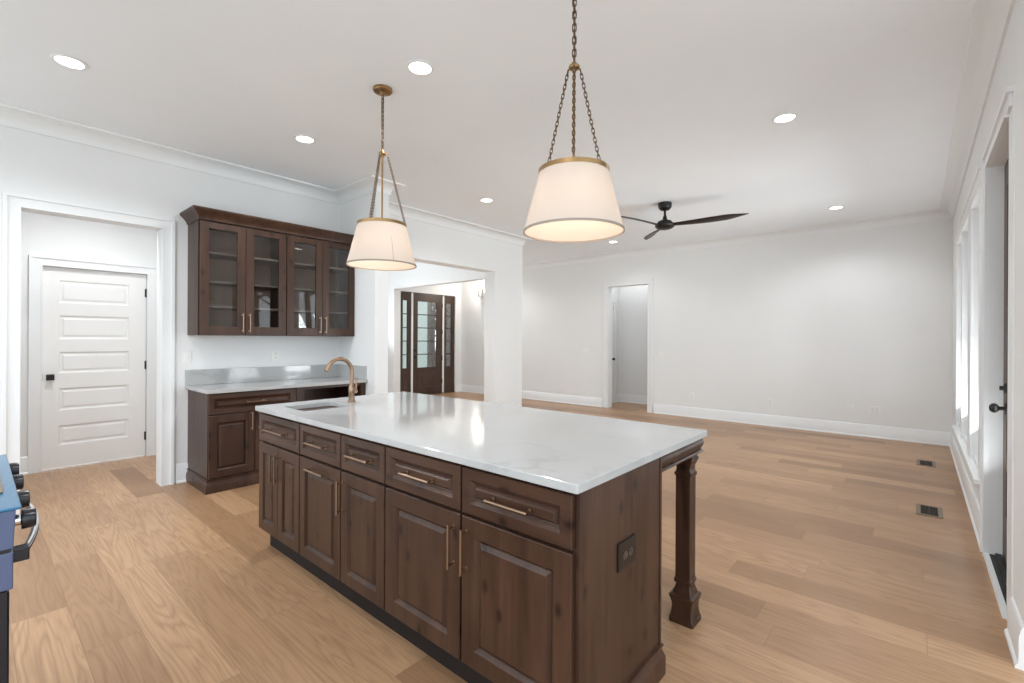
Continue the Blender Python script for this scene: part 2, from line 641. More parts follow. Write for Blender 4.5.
def casing(axis, c, face, u0, u1, ztop, w=0.095, th=0.018, wl=None, wr=None, label='', band=True, z0=0.0, near_th=None):
    """flat casing with a backband round a doorway; face = direction (+1/-1) it stands off plane c"""
    wl, wr = wl or w, wr or w
    mb = MB()

    def b(a0, a1, q0, q1, t):
        lo, hi = sorted((c, c + face * t))
        if axis == 'x':
            mb.box(lo, hi, a0, a1, q0, q1)
        else:
            mb.box(a0, a1, lo, hi, q0, q1)
    bd, bw = (0.012, 0.024) if band else (0.0, 0.0)
    t0 = th if near_th is None else near_th
    tb = t0 + 0.012 if near_th is None else near_th
    b(u0 - wl + bw, u0 - bd, z0, ztop + bd, t0)
    b(u1 + bd, u1 + wr - bw, z0, ztop + bd, th)
    b(u0 - wl + bw, u1 + wr - bw, ztop + bd, ztop + w - bw, th)
    if band:
        b(u0 - wl, u0 - wl + bw, z0, ztop + w - bw, tb)
        b(u1 + wr - bw, u1 + wr, z0, ztop + w - bw, th + 0.012)
        b(u0 - wl, u1 + wr, ztop + w - bw, ztop + w, th + 0.012)
        b(u0 - bd, u0, z0, ztop, t0 * 1.25)
        b(u1, u1 + bd, z0, ztop, th * 1.25)
        b(u0 - bd, u1 + bd, ztop, ztop + bd, th * 1.25)
    return trim(mb, label)


casing('x', XL, 1, DOOR_A[0], DOOR_A[1], DOOR_A[3], label='white casing of the opening left of the wall cabinets')
casing('x', XD, 1, 0.455, 1.285, 2.035, label='white casing round the five panel door')
casing('y', YF, -1, OPEN_F[0], OPEN_F[1], OPEN_F[3], label='white casing of the far wall opening')
casing('x', XR, -1, DOOR_R[0], DOOR_R[1], DOOR_R[3], wl=0.14, near_th=0.005, label='white casing round the right wall door')
casing('x', -4.87, 1, 8.36, 8.86, 2.035, label='white casing of the hall door')
m = MB()
a0, b0 = WINS[0][0], WINS[-1][1]
m.box(XR - 0.018, XR, a0 - 0.09, a0, WZ[0] - 0.02, WZ[1])
m.box(XR - 0.018, XR, b0, b0 + 0.09, WZ[0] - 0.02, WZ[1])
for (p, q), (r, s_) in zip(WINS, WINS[1:]):
    m.box(XR - 0.018, XR, q, r, WZ[0] - 0.02, WZ[1])
m.box(XR - 0.024, XR, a0 - 0.10, b0 + 0.10, WZ[1], WZ[1] + 0.10)
m.box(XR - 0.034, XR, a0 - 0.115, b0 + 0.115, WZ[1] + 0.10, WZ[1] + 0.125)
m.box(XR - 0.045, XR, a0 - 0.11, b0 + 0.11, WZ[0] - 0.045, WZ[0] - 0.015)
m.box(XR - 0.018, XR, a0 - 0.09, b0 + 0.09, WZ[0] - 0.135, WZ[0] - 0.045)
trim(m, 'white casing round the three windows', 0.002)


# windows of the right wall and the dining room
def window(n, axis_x, a, b, z0, z1, label, out=1):
    root = MB()
    X0 = axis_x
    xi, xo = (X0 + 0.09 * out, X0 + 0.13 * out)
    lo, hi = sorted((xi, xo))
    f = 0.05
    zm = 1.375 if z0 < 1 else (z0 + z1) / 2
    root.box(lo, hi, a, a + f, z0, z1).box(lo, hi, b - f, b, z0, z1)
    root.box(lo, hi, a + f, b - f, z0, z0 + f + 0.015).box(lo, hi, a + f, b - f, z1 - f, z1)
    root.box(lo, hi, a + f, b - f, zm - 0.025, zm + 0.025)
    w = struct(root.build('window_%d' % n, M['trim'], bevel=0.002), label, 'window')
    xm = (lo + hi) / 2
    for q0, q1 in ((z0 + f, zm - 0.02), (zm + 0.02, z1 - f)):
        p = MB()
        p.box(xm - 0.003, xm + 0.003, a + f - 0.005, b - f + 0.005, q0, q1)
        p.build('pane', M['glass'], w)
    s = MB()
    s.box(min(X0, X0 + 0.09 * out), max(X0, X0 + 0.09 * out), a, b, z0, z0 + 0.02)
    s.build('window_sill', M['trim'], w)
    return w


for i, (a, b) in enumerate(WINS):
    window(i + 1, XR, a, b, WZ[0], WZ[1], ['near', 'middle', 'far'][i] + ' white double hung window of three on the right wall')
window(4, XF, 3.5, 4.43, 0.5, 2.38, 'dining room window nearer the kitchen', -1)
window(5, XF, 4.47, 5.4, 0.5, 2.38, 'dining room window nearer the entry', -1)
m = MB()
m.box(XF - 0.14, XF - 0.02, 4.43, 4.47, 0.5, 2.38)
trim(m, 'mullion between the dining room windows')


# ---- white five panel door (door_1), facing +X
def white_door(n, X, y0, y1, z0, z1, label, knob_y, panels, hinge_y=None, hinge_z=()):
    m = MB()
    th = 0.035
    ys0, ys1 = y0 + 0.115, y1 - 0.115 - 0.03
    ys1 = y1 - 0.145 if y1 - y0 > 0.7 else y1 - 0.1
    zs = [z0] + [v for p in panels for v in p] + [z1]
    m.box(X - th, X, y0, ys0, z0, z1).box(X - th, X, ys1, y1, z0, z1)
    for k in range(0, len(zs), 2):
        m.box(X - th, X, ys0, ys1, zs[k], zs[k + 1])
    for p0, p1 in panels:
        def rc(i, d):
            return [(X - d, ys0 + i, p0 + i), (X - d, ys1 - i, p0 + i), (X - d, ys1 - i, p1 - i), (X - d, ys0 + i, p1 - i)]
        m.loft([rc(0, 0.0), rc(0.006, 0.003), rc(0.012, 0.010), rc(0.026, 0.011), rc(0.042, 0.005)], True, False, True)
    d = struct(m.build('door_%d' % n, M['door']), label, 'door')
    return d


pz = [(0.235, 0.435), (0.586, 0.812), (0.963, 1.179), (1.309, 1.55), (1.676, 1.905)]
d1 = white_door(1, XD - 0.03, 0.459, 1.281, 0.012, 2.031, 'white five panel door in the alcove', 0.51, pz)
h = MB()
h.box(XD - 0.03, XD - 0.022, 0.485, 0.545, 0.895, 0.955)
h.build('door_handle', M['black'], d1, bevel=0.002)
h = MB()
h.tube([(XD - 0.024, 0.515, 0.925), (XD + 0.02, 0.515, 0.925)], 0.010, 12)
h.box(XD + 0.012, XD + 0.026, 0.488, 0.542, 0.900, 0.950)
h.build('door_knob', M['black'], d1, bevel=0.002)
h = MB()
h.box(XD - 0.034, XD - 0.026, 0.452, 0.460, 0.890, 0.965)
h.build('latch_plate', M['black'], d1)
for z in (0.227, 1.021, 1.826):
    h = MB()
    h.tube([(XD - 0.022, 1.283, z - 0.048), (XD - 0.022, 1.283, z + 0.048)], 0.008, 10)
    h.box(XD - 0.032, XD - 0.026, 1.270, 1.296, z - 0.044, z + 0.044)
    h.build('hinge', M['black'], d1)
d3 = white_door(3, -4.87 + 0.004, 8.361, 8.859, 0.012, 2.03, 'white hall door seen through the far opening', 8.8,
                [(0.235, 0.435), (0.586, 0.812), (0.963, 1.179), (1.309, 1.55), (1.676, 1.905)])
h = MB()
h.lathe([(0.001, 0.075), (0.016, 0.073), (0.026, 0.062), (0.028, 0.05), (0.020, 0.036), (0.010, 0.03), (0.010, 0.008), (0.028, 0.006), (0.028, 0.0)], 0, 0, 16)
o = h.build('door_knob', M['black'], d3, smooth=True)
o.location = (-4.866, 8.81, 0.925)
o.rotation_euler = (0, PI / 2, 0)

# ---- front door with sidelights (door_2), faces +X
X = XF - 0.03


def glazed_leaf(mb, y0, y1, z0, z1, gy0, gy1, gz0, gz1, th=0.045, rows=5, panel=None):
    mb.box(X - th, X, y0, gy0, z0, z1).box(X - th, X, gy1, y1, z0, z1)
    mb.box(X - th, X, gy0, gy1, z0, gz0).box(X - th, X, gy0, gy1, gz1, z1)
    for k in range(1, rows):
        z = gz0 + (gz1 - gz0) * k / rows
        mb.box(X - th + 0.008, X - 0.008, gy0, gy1, z - 0.011, z + 0.011)
    if panel:
        p0, p1, q0, q1 = panel
        def rc(i, d):
            return [(X + d, p0 + i, q0 + i), (X + d, p1 - i, q0 + i), (X + d, p1 - i, q1 - i), (X + d, p0 + i, q1 - i)]
        mb.loft([rc(0, 0), rc(0.004, 0.008), rc(0.018, 0.008), rc(0.026, 0.001), rc(0.045, 0.001), rc(0.06, 0.006)], True, False, True)


m = MB()
glazed_leaf(m, 6.662, 7.546, 0.02, 2.37, 6.805, 7.385, 0.655, 2.205, panel=(6.80, 7.39, 0.19, 0.53))
d2 = struct(m.build('door_2', M['darkwood']), 'dark wood front door with five rows of glass', 'door')
m = MB()
m.box(X - 0.026, X - 0.02, 6.80, 7.39, 0.65, 2.21)
m.build('pane', M['glass'], d2)
h = MB()
h.tube([(X, 6.715, 1.06), (X + 0.03, 6.715, 1.06)], 0.027, 14)
h.build('deadbolt', M['black'], d2)
h = MB()
h.lathe([(0.001, 0.068), (0.018, 0.066), (0.028, 0.055), (0.028, 0.044), (0.012, 0.03), (0.012, 0.008), (0.034, 0.006), (0.034, 0.0)], 0, 0, 16)
o = h.build('door_knob', M['black'], d2, smooth=True)
o.location, o.rotation_euler = (X, 6.715, 0.905), (0, PI / 2, 0)
for z in (0.30, 0.86, 1.50, 2.14):
    h = MB()
    h.tube([(X + 0.006, 7.545, z - 0.05), (X + 0.006, 7.545, z + 0.05)], 0.011, 10)
    h.build('hinge', M['black'], d2)
for n, (y0, y1, lab) in enumerate([(6.302, 6.608, 'dark wood sidelight left of the front door'), (7.594, 7.948, 'dark wood sidelight right of the front door')]):
    m = MB()
    glazed_leaf(m, y0, y1, 0.02, 2.37, y0 + 0.085, y1 - 0.085, 0.655, 2.205, panel=(y0 + 0.075, y1 - 0.075, 0.19, 0.53))
    w = struct(m.build('window_%d' % (6 + n), M['darkwood']), lab, 'window')
    m = MB()
    m.box(X - 0.026, X - 0.02, y0 + 0.06, y1 - 0.06, 0.65, 2.21)
    m.build('pane', M['glass'], w)
m = MB()                                     # pale frame posts, head and sill
for y0, y1 in ((6.61, 6.660), (7.548, 7.592)):
    m.box(XF - 0.14, XF - 0.01, y0, y1, 0, 2.40)
trim(m, 'white frame posts of the front door')
m = MB()
m.box(XF - 0.14, XF - 0.01, 6.30, 7.95, 2.372, 2.40)
m.box(XF - 0.14, XF, 6.30, 7.95, 0, 0.018)
TRIM_N[0] += 1
struct(m.build('trim_%d' % TRIM_N[0], M['darkwood']), 'dark head and sill of the front door', 'trim')

# ---- right wall door (door_4): dark slab with a tall glass lite, set back in its jamb
XS = XR + 0.062
y0, y1, z1 = DOOR_R[0] + 0.003, DOOR_R[1] - 0.003, 2.40
m = MB()
m.box(XS, XS + 0.045, y0, y0 + 0.13, 0.03, z1).box(XS, XS + 0.045, y1 - 0.13, y1, 0.03, z1)
m.box(XS, XS + 0.045, y0 + 0.13, y1 - 0.13, 0.03, 0.30).box(XS, XS + 0.045, y0 + 0.13, y1 - 0.13, z1 - 0.15, z1)
d4 = struct(m.build('door_4', M['darkwood'], bevel=0.002), 'dark glazed patio door on the right wall', 'door')
m = MB()
m.box(XS + 0.020, XS + 0.026, y0 + 0.12, y1 - 0.12, 0.29, z1 - 0.14)
m.build('pane', M['glass'], d4)
h = MB()
h.lathe([(0.001, 0.072), (0.014, 0.070), (0.026, 0.060), (0.029, 0.048), (0.022, 0.036), (0.011, 0.028), (0.011, 0.008), (0.033, 0.006), (0.033, 0.0)], 0, 0, 18)
o = h.build('door_knob', M['black'], d4, smooth=True)
o.location, o.rotation_euler = (XS, 3.99, 0.935), (0, -PI / 2, 0)
h = MB()
h.lathe([(0.001, 0.028), (0.012, 0.028), (0.014, 0.012), (0.029, 0.010), (0.031, 0.0)], 0, 0, 18)
o = h.build('deadbolt', M['black'], d4, smooth=True)
o.location, o.rotation_euler = (XS, 3.99, 1.055), (0, -PI / 2, 0)
m = MB()
m.box(XR + 0.004, XR + 0.17, DOOR_R[0], DOOR_R[1], 0.002, 0.022)
m.box(XR + 0.030, XR + 0.058, DOOR_R[0], DOOR_R[1], 0.022, 0.034)
o = m.build('door_threshold', M['black'], d4)
m = MB()
m.box(XR - 0.020, XR + 0.004, DOOR_R[0], DOOR_R[1], 0.0, 0.024)
m.build('threshold_strip', M['trim'], d4)


# ------------------------------------------------------------------ CABINETS
RAISE = lambda fr: [(0.0, 0.003), (0.003, 0.0), (fr - 0.004, 0.0), (fr - 0.001, 0.003), (fr + 0.008, 0.013), (fr + 0.012, 0.014), (fr + 0.026, 0.004), (fr + 0.028, 0.003)]
DRAW = lambda fr: [(0.0, 0.003), (0.003, 0.0), (fr - 0.012, 0.0), (fr - 0.010, 0.002), (fr + 0.004, 0.015), (fr + 0.007, 0.016), (fr + 0.018, 0.004), (fr + 0.019, 0.003)]


def pull(parent, x, z, length, vertical, y=0.0, mat='bronze'):
    """bar pull standing 32 mm off the front"""
    m = MB()
    h, so, r = length / 2, 0.032, 0.0052
    def P(a, d):
        return (x, y - d, z + a) if vertical else (x + a, y - d, z)
    m.tube([P(-h, so), P(-h + 0.006, so), P(h - 0.006, so), P(h, so)], r, 10)
    for a in (-h + 0.014, h - 0.014):
        m.tube([P(a, 0.0), P(a, 0.003), P(a, 0.0031), P(a, so)], [0.0085, 0.0085, 0.0042, 0.0042], 10)
    return m.build('handle', M[mat], parent, smooth=True)


def front(parent, name, x0, x1, z0, z1, prof, mat='wood', y=0.0):
    m = MB()
    m.panel(x0, x1, z0, z1, y, 0.020, prof)
    return m.build(name, M[mat], parent)


# --- island.  Fronts face -Y at Y = 1.19; local origin of each unit is its front left foot
IY, IB = 1.19, 1.80
IZ = 0.87


def island_unit(x0, x1, label, left_gap=0.005, right_gap=0.005):
    t = thing('island_cabinet', label, 'cabinet', (x0, IY, 0), 0, 'base cabinets of the kitchen island')
    w = x1 - x0
    m = MB()                                 # carcass with face frame behind the fronts
    m.box(0, w, 0.022, IB - IY, 0.125, IZ)
    m.build('body', M['wood'], t)
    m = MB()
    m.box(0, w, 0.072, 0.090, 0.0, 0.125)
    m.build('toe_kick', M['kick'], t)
    return t, w


DZ0, DZ1, OZ0, OZ1 = 0.690, 0.857, 0.134, 0.678
g = 0.005
t, w = island_unit(-3.145, -2.585, 'island cabinet under the sink, one drawer over two narrow doors')
d = front(t, 'drawer_front', g, w - g, DZ0, DZ1, DRAW(0.048), 'woodh')
pull(d, w / 2, (DZ0 + DZ1) / 2, 0.26, False)
mid = w / 2
for a, b, hx in ((g, mid - 0.0025, mid - 0.032), (mid + 0.0025, w - g, mid + 0.032)):
    d = front(t, 'door', a, b, OZ0, OZ1, RAISE(0.062))
    pull(d, hx, OZ1 - 0.12, 0.165, True)
t, w = island_unit(-2.585, -2.145, 'island cabinet second from the sink end, pull-out front with a horizontal handle')
d = front(t, 'drawer_front', g, w - g, DZ0, DZ1, DRAW(0.048), 'woodh')
pull(d, w / 2, (DZ0 + DZ1) / 2, 0.19, False)
d = front(t, 'door', g, w - g, OZ0, OZ1, RAISE(0.062))
pull(d, w / 2, OZ1 - 0.045, 0.19, False)
t, w = island_unit(-2.145, -1.769, 'island cabinet third from the sink end, one drawer over one handled door')
d = front(t, 'drawer_front', g, w - g, DZ0, DZ1, DRAW(0.048), 'woodh')
pull(d, w / 2, (DZ0 + DZ1) / 2, 0.19, False)
d = front(t, 'door', g, w - g, OZ0, OZ1, RAISE(0.062))
pull(d, g + 0.018, OZ1 - 0.12, 0.165, True)
t, w = island_unit(-1.769, -0.786, 'wide island cabinet nearest the camera, two drawers over two large doors')
mid = -1.28 + 1.769
for a, b, hx in ((g, mid - g, mid - g - 0.030), (mid + g, w - 0.004, mid + g + 0.030)):
    d = front(t, 'drawer_front', a, b, DZ0, DZ1, DRAW(0.052), 'woodh')
    pull(d, (a + b) / 2, (DZ0 + DZ1) / 2, 0.19, False)
    d = front(t, 'door', a, b, OZ0, OZ1, RAISE(0.072))
    pull(d, hx, OZ1 - 0.12, 0.165, True)

# end panel with base mold
FOOT = [(0, 0), (0.016, 0), (0.016, 0.070), (0.013, 0.080), (0.006, 0.095), (0.006, 0.104), (0.010, 0.112), (0.010, 0.120), (0, 0.122)]
PX = -0.772
t = thing('island_end_panel', 'smooth dark stained end panel of the island facing the living room', 'panel', (PX, 1.21, 0))
m = MB()
m.box(-0.014, 0, 0, IB - 1.21, 0, IZ)
m.build('panel_board', M['wood'], t, bevel=0.0015)
m = MB()
m.mold([(0, 0.0), (0, IB - 1.21), (-0.014, IB - 1.21)], FOOT, -1)
m.build('base_molding', M['wood'], t, smooth=True, angle=25)
m = MB()                                     # narrow corner stile at the rear edge
m.box(0, 0.004, IB - 1.21 - 0.014, IB - 1.21, 0.122, IZ)
m.build('edge_strip', M['wood'], t)

# island frame: apron and legs
t = thing('island_leg_frame', 'dark molded apron on square turned legs carrying the island overhang', 'table base', (-1.95, 2.23, 0))
AP = [(0, 0.797), (0.026, 0.797), (0.029, 0.802), (0.027, 0.809), (0.020, 0.813), (0.023, 0.820), (0.029, 0.832), (0.0305, 0.844), (0.027, 0.857), (0.020, 0.866), (0.018, IZ), (0, IZ)]
ox, oy = 1.95, -2.23
m = MB()
m.mold([(-0.803 + ox, IB + oy + 0.001), (-0.803 + ox, 2.262 + oy), (-3.115 + ox, 2.262 + oy), (-3.115 + ox, IB + oy + 0.001)], AP, -1)
inn = [(-0.001, 0.80), (-0.02, 0.80), (-0.02, IZ), (-0.001, IZ)]
m.mold([(-0.803 + ox, IB + oy + 0.001), (-0.803 + ox, 2.262 + oy), (-3.115 + ox, 2.262 + oy), (-3.115 + ox, IB + oy + 0.001)], inn, -1)
m.build('apron', M['wood'], t, smooth=True, angle=25)
LEG = [(0.0575, 0), (0.0575, 0.020), (0.0545, 0.024), (0.050, 0.045), (0.0475, 0.068), (0.049, 0.090), (0.055, 0.112), (0.058, 0.118), (0.058, 0.128),
       (0.046, 0.132), (0.042, 0.145), (0.036, 0.162), (0.0335, 0.174), (0.0345, 0.180), (0.040, 0.186), (0.0405, 0.200), (0.0365, 0.206), (0.0355, 0.215),
       (0.0355, 0.684), (0.0365, 0.688), (0.0405, 0.692), (0.0405, 0.704), (0.036, 0.708), (0.033, 0.722), (0.034, 0.738), (0.040, 0.752), (0.043, 0.762), (0.046, 0.766), (0.046, 0.776), (0.041, 0.780), (0.040, 0.800)]
leg0 = None
for lx in (-0.8345, -3.0825):
    if leg0 is None:
        m = MB()
        m.square(0, 0, LEG)
        leg0 = m.build('leg', M['wood'], t)
        l = leg0
    else:
        l = leg0.copy()
        C.objects.link(l)
        l.parent = t
    l.location = (lx + ox, 2.2295 + oy, 0)

# worktop with sink cut-out
SX0, SX1, SY0, SY1 = -3.02, -2.73, 1.285, 1.60
WX0, WX1, WY0, WY1, WT0, WT1 = -3.17, -0.759, 1.174, 2.307, 0.8705, 0.900


def slab_with_hole(outer, inner, z0, z1):
    bm = bmesh.new()
    loops = {}
    for z in (z0, z1):
        es = []
        for nm, pts in (('o', outer), ('i', inner)):
            vs = [bm.verts.new((p[0], p[1], z)) for p in pts]
            loops[(nm, z)] = vs
            es += [bm.edges.new((vs[k], vs[(k + 1) % len(vs)])) for k in range(len(vs))]
        bmesh.ops.triangle_fill(bm, use_beauty=True, use_dissolve=True, edges=es)
    for nm in 'oi':
        a, b = loops[(nm, z0)], loops[(nm, z1)]
        for k in range(len(a)):
            j = (k + 1) % len(a)
            bm.faces.new((a[k], a[j], b[j], b[k]))
    mb = MB()
    mb.bm.free()
    mb.bm = bm
    return mb


m = slab_with_hole(rrect(WX0, WX1, WY0, WY1, 0.008, 0, 3), rrect(SX0, SX1, SY0, SY1, 0.035, 0, 6), WT0, WT1)
tag(m.build('island_worktop', M['quartz'], bevel=0.003), 'large polished white quartz worktop on the kitchen island', 'worktop')
m = MB()
rings = []
for i, z, r in ((-0.012, 0.869, 0.045), (-0.002, 0.8695, 0.037), (-0.0005, 0.862, 0.036), (0.002, 0.72, 0.036), (0.012, 0.695, 0.036), (0.05, 0.688, 0.03)):
    rings.append(rrect(SX0 + i, SX1 - i, SY0 + i, SY1 - i, r, z, 6))
m.loft(rings, True, False, True)
rings = []
for i, z, r in ((-0.012, 0.869, 0.045), (-0.004, 0.866, 0.04), (-0.003, 0.70, 0.04), (0.04, 0.682, 0.03)):
    rings.append(rrect(SX0 + i, SX1 - i, SY0 + i, SY1 - i, r, z, 6))
m.loft(rings, True, False, True)
sk = tag(m.build('prep_sink', M['steel'], smooth=True), 'small rectangular stainless prep sink set into the island worktop', 'sink')
m = MB()
m.lathe([(0.034, 0.6885), (0.034, 0.691), (0.026, 0.692), (0.022, 0.690)], (SX0 + SX1) / 2, (SY0 + SY1) / 2, 20)
m.build('drain', M['steel'], sk, smooth=True)

# faucet
FX, FY = -2.895, 1.685
t = thing('bar_faucet', 'bronze gooseneck faucet with side lever behind the island sink', 'faucet', (FX, FY, 0.9005))
m = MB()
m.lathe([(0.026, 0), (0.026, 0.006), (0.021, 0.012), (0.0195, 0.05), (0.021, 0.056), (0.021, 0.095), (0.0175, 0.105), (0.015, 0.115)], 0, 0, 20)
m.build('base', M['bronze'], t, smooth=True)
m = MB()
R, zc = 0.088, 0.205
pts = [(0, 0, 0.11), (0, 0, 0.16), (0, 0, zc)]
for k in range(1, 15):
    a = PI * 0.86 * k / 14
    pts.append((0, -R + R * math.cos(a), zc + R * math.sin(a)))
dv = Vector(pts[-1]) - Vector(pts[-2])
pts.append(tuple(Vector(pts[-1]) + dv.normalized() * 0.03))
m.tube(pts, [0.0135] * 3 + [0.0130] * 14 + [0.0135], 14)
m.build('spout', M['bronze'], t, smooth=True)
m = MB()
m.tube([(0.015, 0, 0.075), (0.050, 0.004, 0.075)], [0.011, 0.013], 12)
m.tube([(0.046, 0.004, 0.078), (0.050, 0.004, 0.10), (0.052, 0.004, 0.165)], [0.0075, 0.006, 0.0068], 10)
m.build('lever', M['bronze'], t, smooth=True)


# wall plates
def plate(name, label, loc, face, kind='outlet', mat='plate', w=0.072, h=0.115, group=None, inner=None, thick=0.007, gang=1, flat=False):
    """face: '+x', '-x', '-y'"""
    m = MB()
    w = w * (1 + 0.62 * (gang - 1))
    m.panel(-w / 2, w / 2, -h / 2, h / 2, -thick, thick, [(0, 0.003), (0.003, 0.0), (0.008, 0.0)])
    o = m.build(name, M[mat])
    o.location = loc
    o.rotation_euler = (0, 0, {'-y': 0, '+x': PI / 2, '-x': -PI / 2}[face])
    tag(o, label, 'wall plate', group)
    im = M[inner or mat]
    for q in range(gang):
        cx = (q - (gang - 1) / 2) * 0.046
        if kind == 'outlet':
            for dd in (-0.021, 0.021):
                cx, dz = (dd, 0.0) if flat else ((q - (gang - 1) / 2) * 0.046, dd)
                r = MB()
                pts = []
                for k in range(16):
                    a = 2 * PI * k / 16
                    pts.append((0.0165 * math.cos(a), 0.0135 * math.sin(a)))
                r.loft([[(cx + a, -thick - d, dz + b) for a, b in pts] for d in (-0.002, 0.0018)])
                ro = r.build('receptacle', im, o)
                s = MB()
                for sx in (-0.006, 0.006):
                    s.box(cx + sx - 0.0011, cx + sx + 0.0011, -thick - 0.0022, -thick - 0.0012, dz - 0.002, dz + 0.006)
                s.box(cx - 0.002, cx + 0.002, -thick - 0.0022, -thick - 0.0012, dz - 0.009, dz - 0.005)
                s.build('slot', M['rangeblk'], ro)
        elif kind == 'switch':
            r = MB()
            r.panel(cx - 0.016, cx + 0.016, -0.033, 0.033, -thick - 0.004, 0.005, [(0, 0.002), (0.002, 0)])
            r.build('rocker', im, o)
    return o


plate('island_outlet', 'dark bronze double outlet on the island end panel', (PX, 1.503, 0.585), '+x', 'outlet', 'outlet_dark', 0.125, 0.095, inner='outlet_brown', thick=0.009, flat=True)

# --- left wall base run.  local x = world +Y, local y = into the wall
BX = -4.54                                   # front face of the fronts
BZ = 0.855
RUN = thing  # readability


def left_root(name, label, cat, y0, group=None):
    return thing(name, label, cat, (BX, y0, 0), PI / 2, group)


D = abs(XL - BX) - 0.002
t = left_root('bar_base_cabinet', 'dark base cabinet at the left end of the bar counter, drawer over doors', 'cabinet', 1.315)
w = 2.06 - 1.315
m = MB()
m.box(0, w, 0.022, D, 0.0, BZ)
m.build('body', M['wood'], t)
d = front(t, 'drawer_front', 0.004, w - 0.004, 0.672, 0.846, DRAW(0.052), 'woodh')
pull(d, w / 2, 0.76, 0.165, False)
for a, b, hx in ((0.004, w / 2 - 0.003, w / 2 - 0.033), (w / 2 + 0.003, w - 0.004, w / 2 + 0.033)):
    d = front(t, 'door', a, b, 0.128, 0.660, RAISE(0.066))
    pull(d, hx, 0.585, 0.165, True)
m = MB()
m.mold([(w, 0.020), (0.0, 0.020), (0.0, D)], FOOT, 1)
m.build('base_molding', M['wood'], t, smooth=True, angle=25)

t = left_root('appliance_bay', 'open dark wood appliance bay under the right end of the bar counter', 'cabinet', 2.06)
w = 2.808 - 2.06
m = MB()                                     # stiles, rail, side, back
m.box(0, 0.07, 0.0, 0.022, 0, BZ).box(w - 0.055, w, 0.0, 0.022, 0, BZ).box(0.07, w - 0.055, 0.0, 0.022, BZ - 0.028, BZ)
m.box(0.05, 0.07, 0.022, D, 0, BZ).box(w - 0.055, w - 0.035, 0.022, D, 0, BZ)
m.box(0.07, w - 0.055, D - 0.012, D, 0, BZ).box(0.07, w - 0.055, 0.022, D, BZ - 0.02, BZ)
m.build('frame', M['wood'], t)

t = thing('bar_counter', 'white quartz bar counter along the left wall under the glass cabinets', 'worktop', (XL, 2.05, BZ))
m = MB()
m.box(0.001, abs(XL + 4.50), 1.292 - 2.05, 2.808 - 2.05, 0.0005, 0.031)
m.build('slab', M['quartz'], t, bevel=0.003)
m = MB()
m.box(0.001, 0.021, 1.292 - 2.05, 2.808 - 2.05, 0.031, 0.175)
m.box(0.021, abs(XL + 4.52), 2.788 - 2.05, 2.808 - 2.05, 0.031, 0.175)
m.build('backsplash', M['quartz'], t, bevel=0.0015)

# --- upper glass cabinets
UX = -4.767
UZ0, UZ1 = 1.352, 2.372
UD = abs(XL - UX) - 0.002


def upper(y0, y1, label):
    t = thing('glass_wall_cabinet', label, 'cabinet', (UX, y0, UZ0), PI / 2, 'glass door wall cabinets over the bar')
    w, hgt = y1 - y0, UZ1 - UZ0
    m = MB()
    m.box(0, 0.018, 0.022, UD, 0, hgt).box(w - 0.018, w, 0.022, UD, 0, hgt)
    m.box(0.018, w - 0.018, 0.022, UD, 0, 0.018).box(0.018, w - 0.018, 0.022, UD, hgt - 0.018, hgt)
    m.box(w / 2 - 0.02, w / 2 + 0.02, 0.022, 0.042, 0.018, hgt - 0.018)
    m.box(0, 0.03, 0.0215, 0.042, 0, hgt).box(w - 0.03, w, 0.0215, 0.042, 0, hgt)
    m.build('body', M['wood'], t)
    m = MB()
    m.box(0.018, w - 0.018, UD - 0.012, UD - 0.001, 0.018, hgt - 0.018)
    m.build('back_panel', M['woodin'], t)
    for z in (1.612, 1.838, 2.098):
        m = MB()
        m.box(0.0185, w - 0.0185, 0.055, UD - 0.0125, z - UZ0 - 0.009, z - UZ0 + 0.009)
        m.build('shelf', M['shelf'], t)
    for a, b, hx in ((0.003, w / 2 - 0.002, w / 2 - 0.030), (w / 2 + 0.002, w - 0.003, w / 2 + 0.030)):
        m = MB()
        z0, z1, fr = 0.004, hgt - 0.012, 0.070
        m.box(a, a + fr, 0, 0.02, z0, z1).box(b - fr, b, 0, 0.02, z0, z1)
        m.box(a + fr, b - fr, 0, 0.02, z0, z0 + fr + 0.008).box(a + fr, b - fr, 0, 0.02, z1 - fr + 0.016, z1)
        d = m.build('door', M['wood'], t, bevel=0.0015)
        m = MB()
        m.box(a + fr - 0.005, b - fr + 0.005, 0.010, 0.014, z0 + fr, z1 - fr + 0.02)
        m.build('pane', M['glass'], d)
        pull(d, hx, 0.118, 0.175, True)
    return t


upper(1.309, 2.0575, 'glass door wall cabinet of the bar nearer the white door, lamp reflected in its glass')
upper(2.0595, 2.808, 'glass door wall cabinet of the bar beside the nook wall, behind the small lamp shade')
m = MB()
CR = [(0, 2.373), (0.006, 2.373), (0.010, 2.382), (0.012, 2.392), (0.022, 2.408), (0.040, 2.430), (0.058, 2.446), (0.062, 2.452), (0.066, 2.460), (0.066, 2.470), (0, 2.470)]
m.mold([(XL + 0.002, 1.309), (UX - 0.002, 1.309), (UX - 0.002, 2.808)], CR, -1)
m.box(XL + 0.002, UX - 0.002, 1.309, 2.808, 2.455, 2.468)
tag(m.build('cabinet_crown', M['wood'], smooth=True, angle=25), 'dark wood crown molding running along the top of the glass cabinets', 'molding')

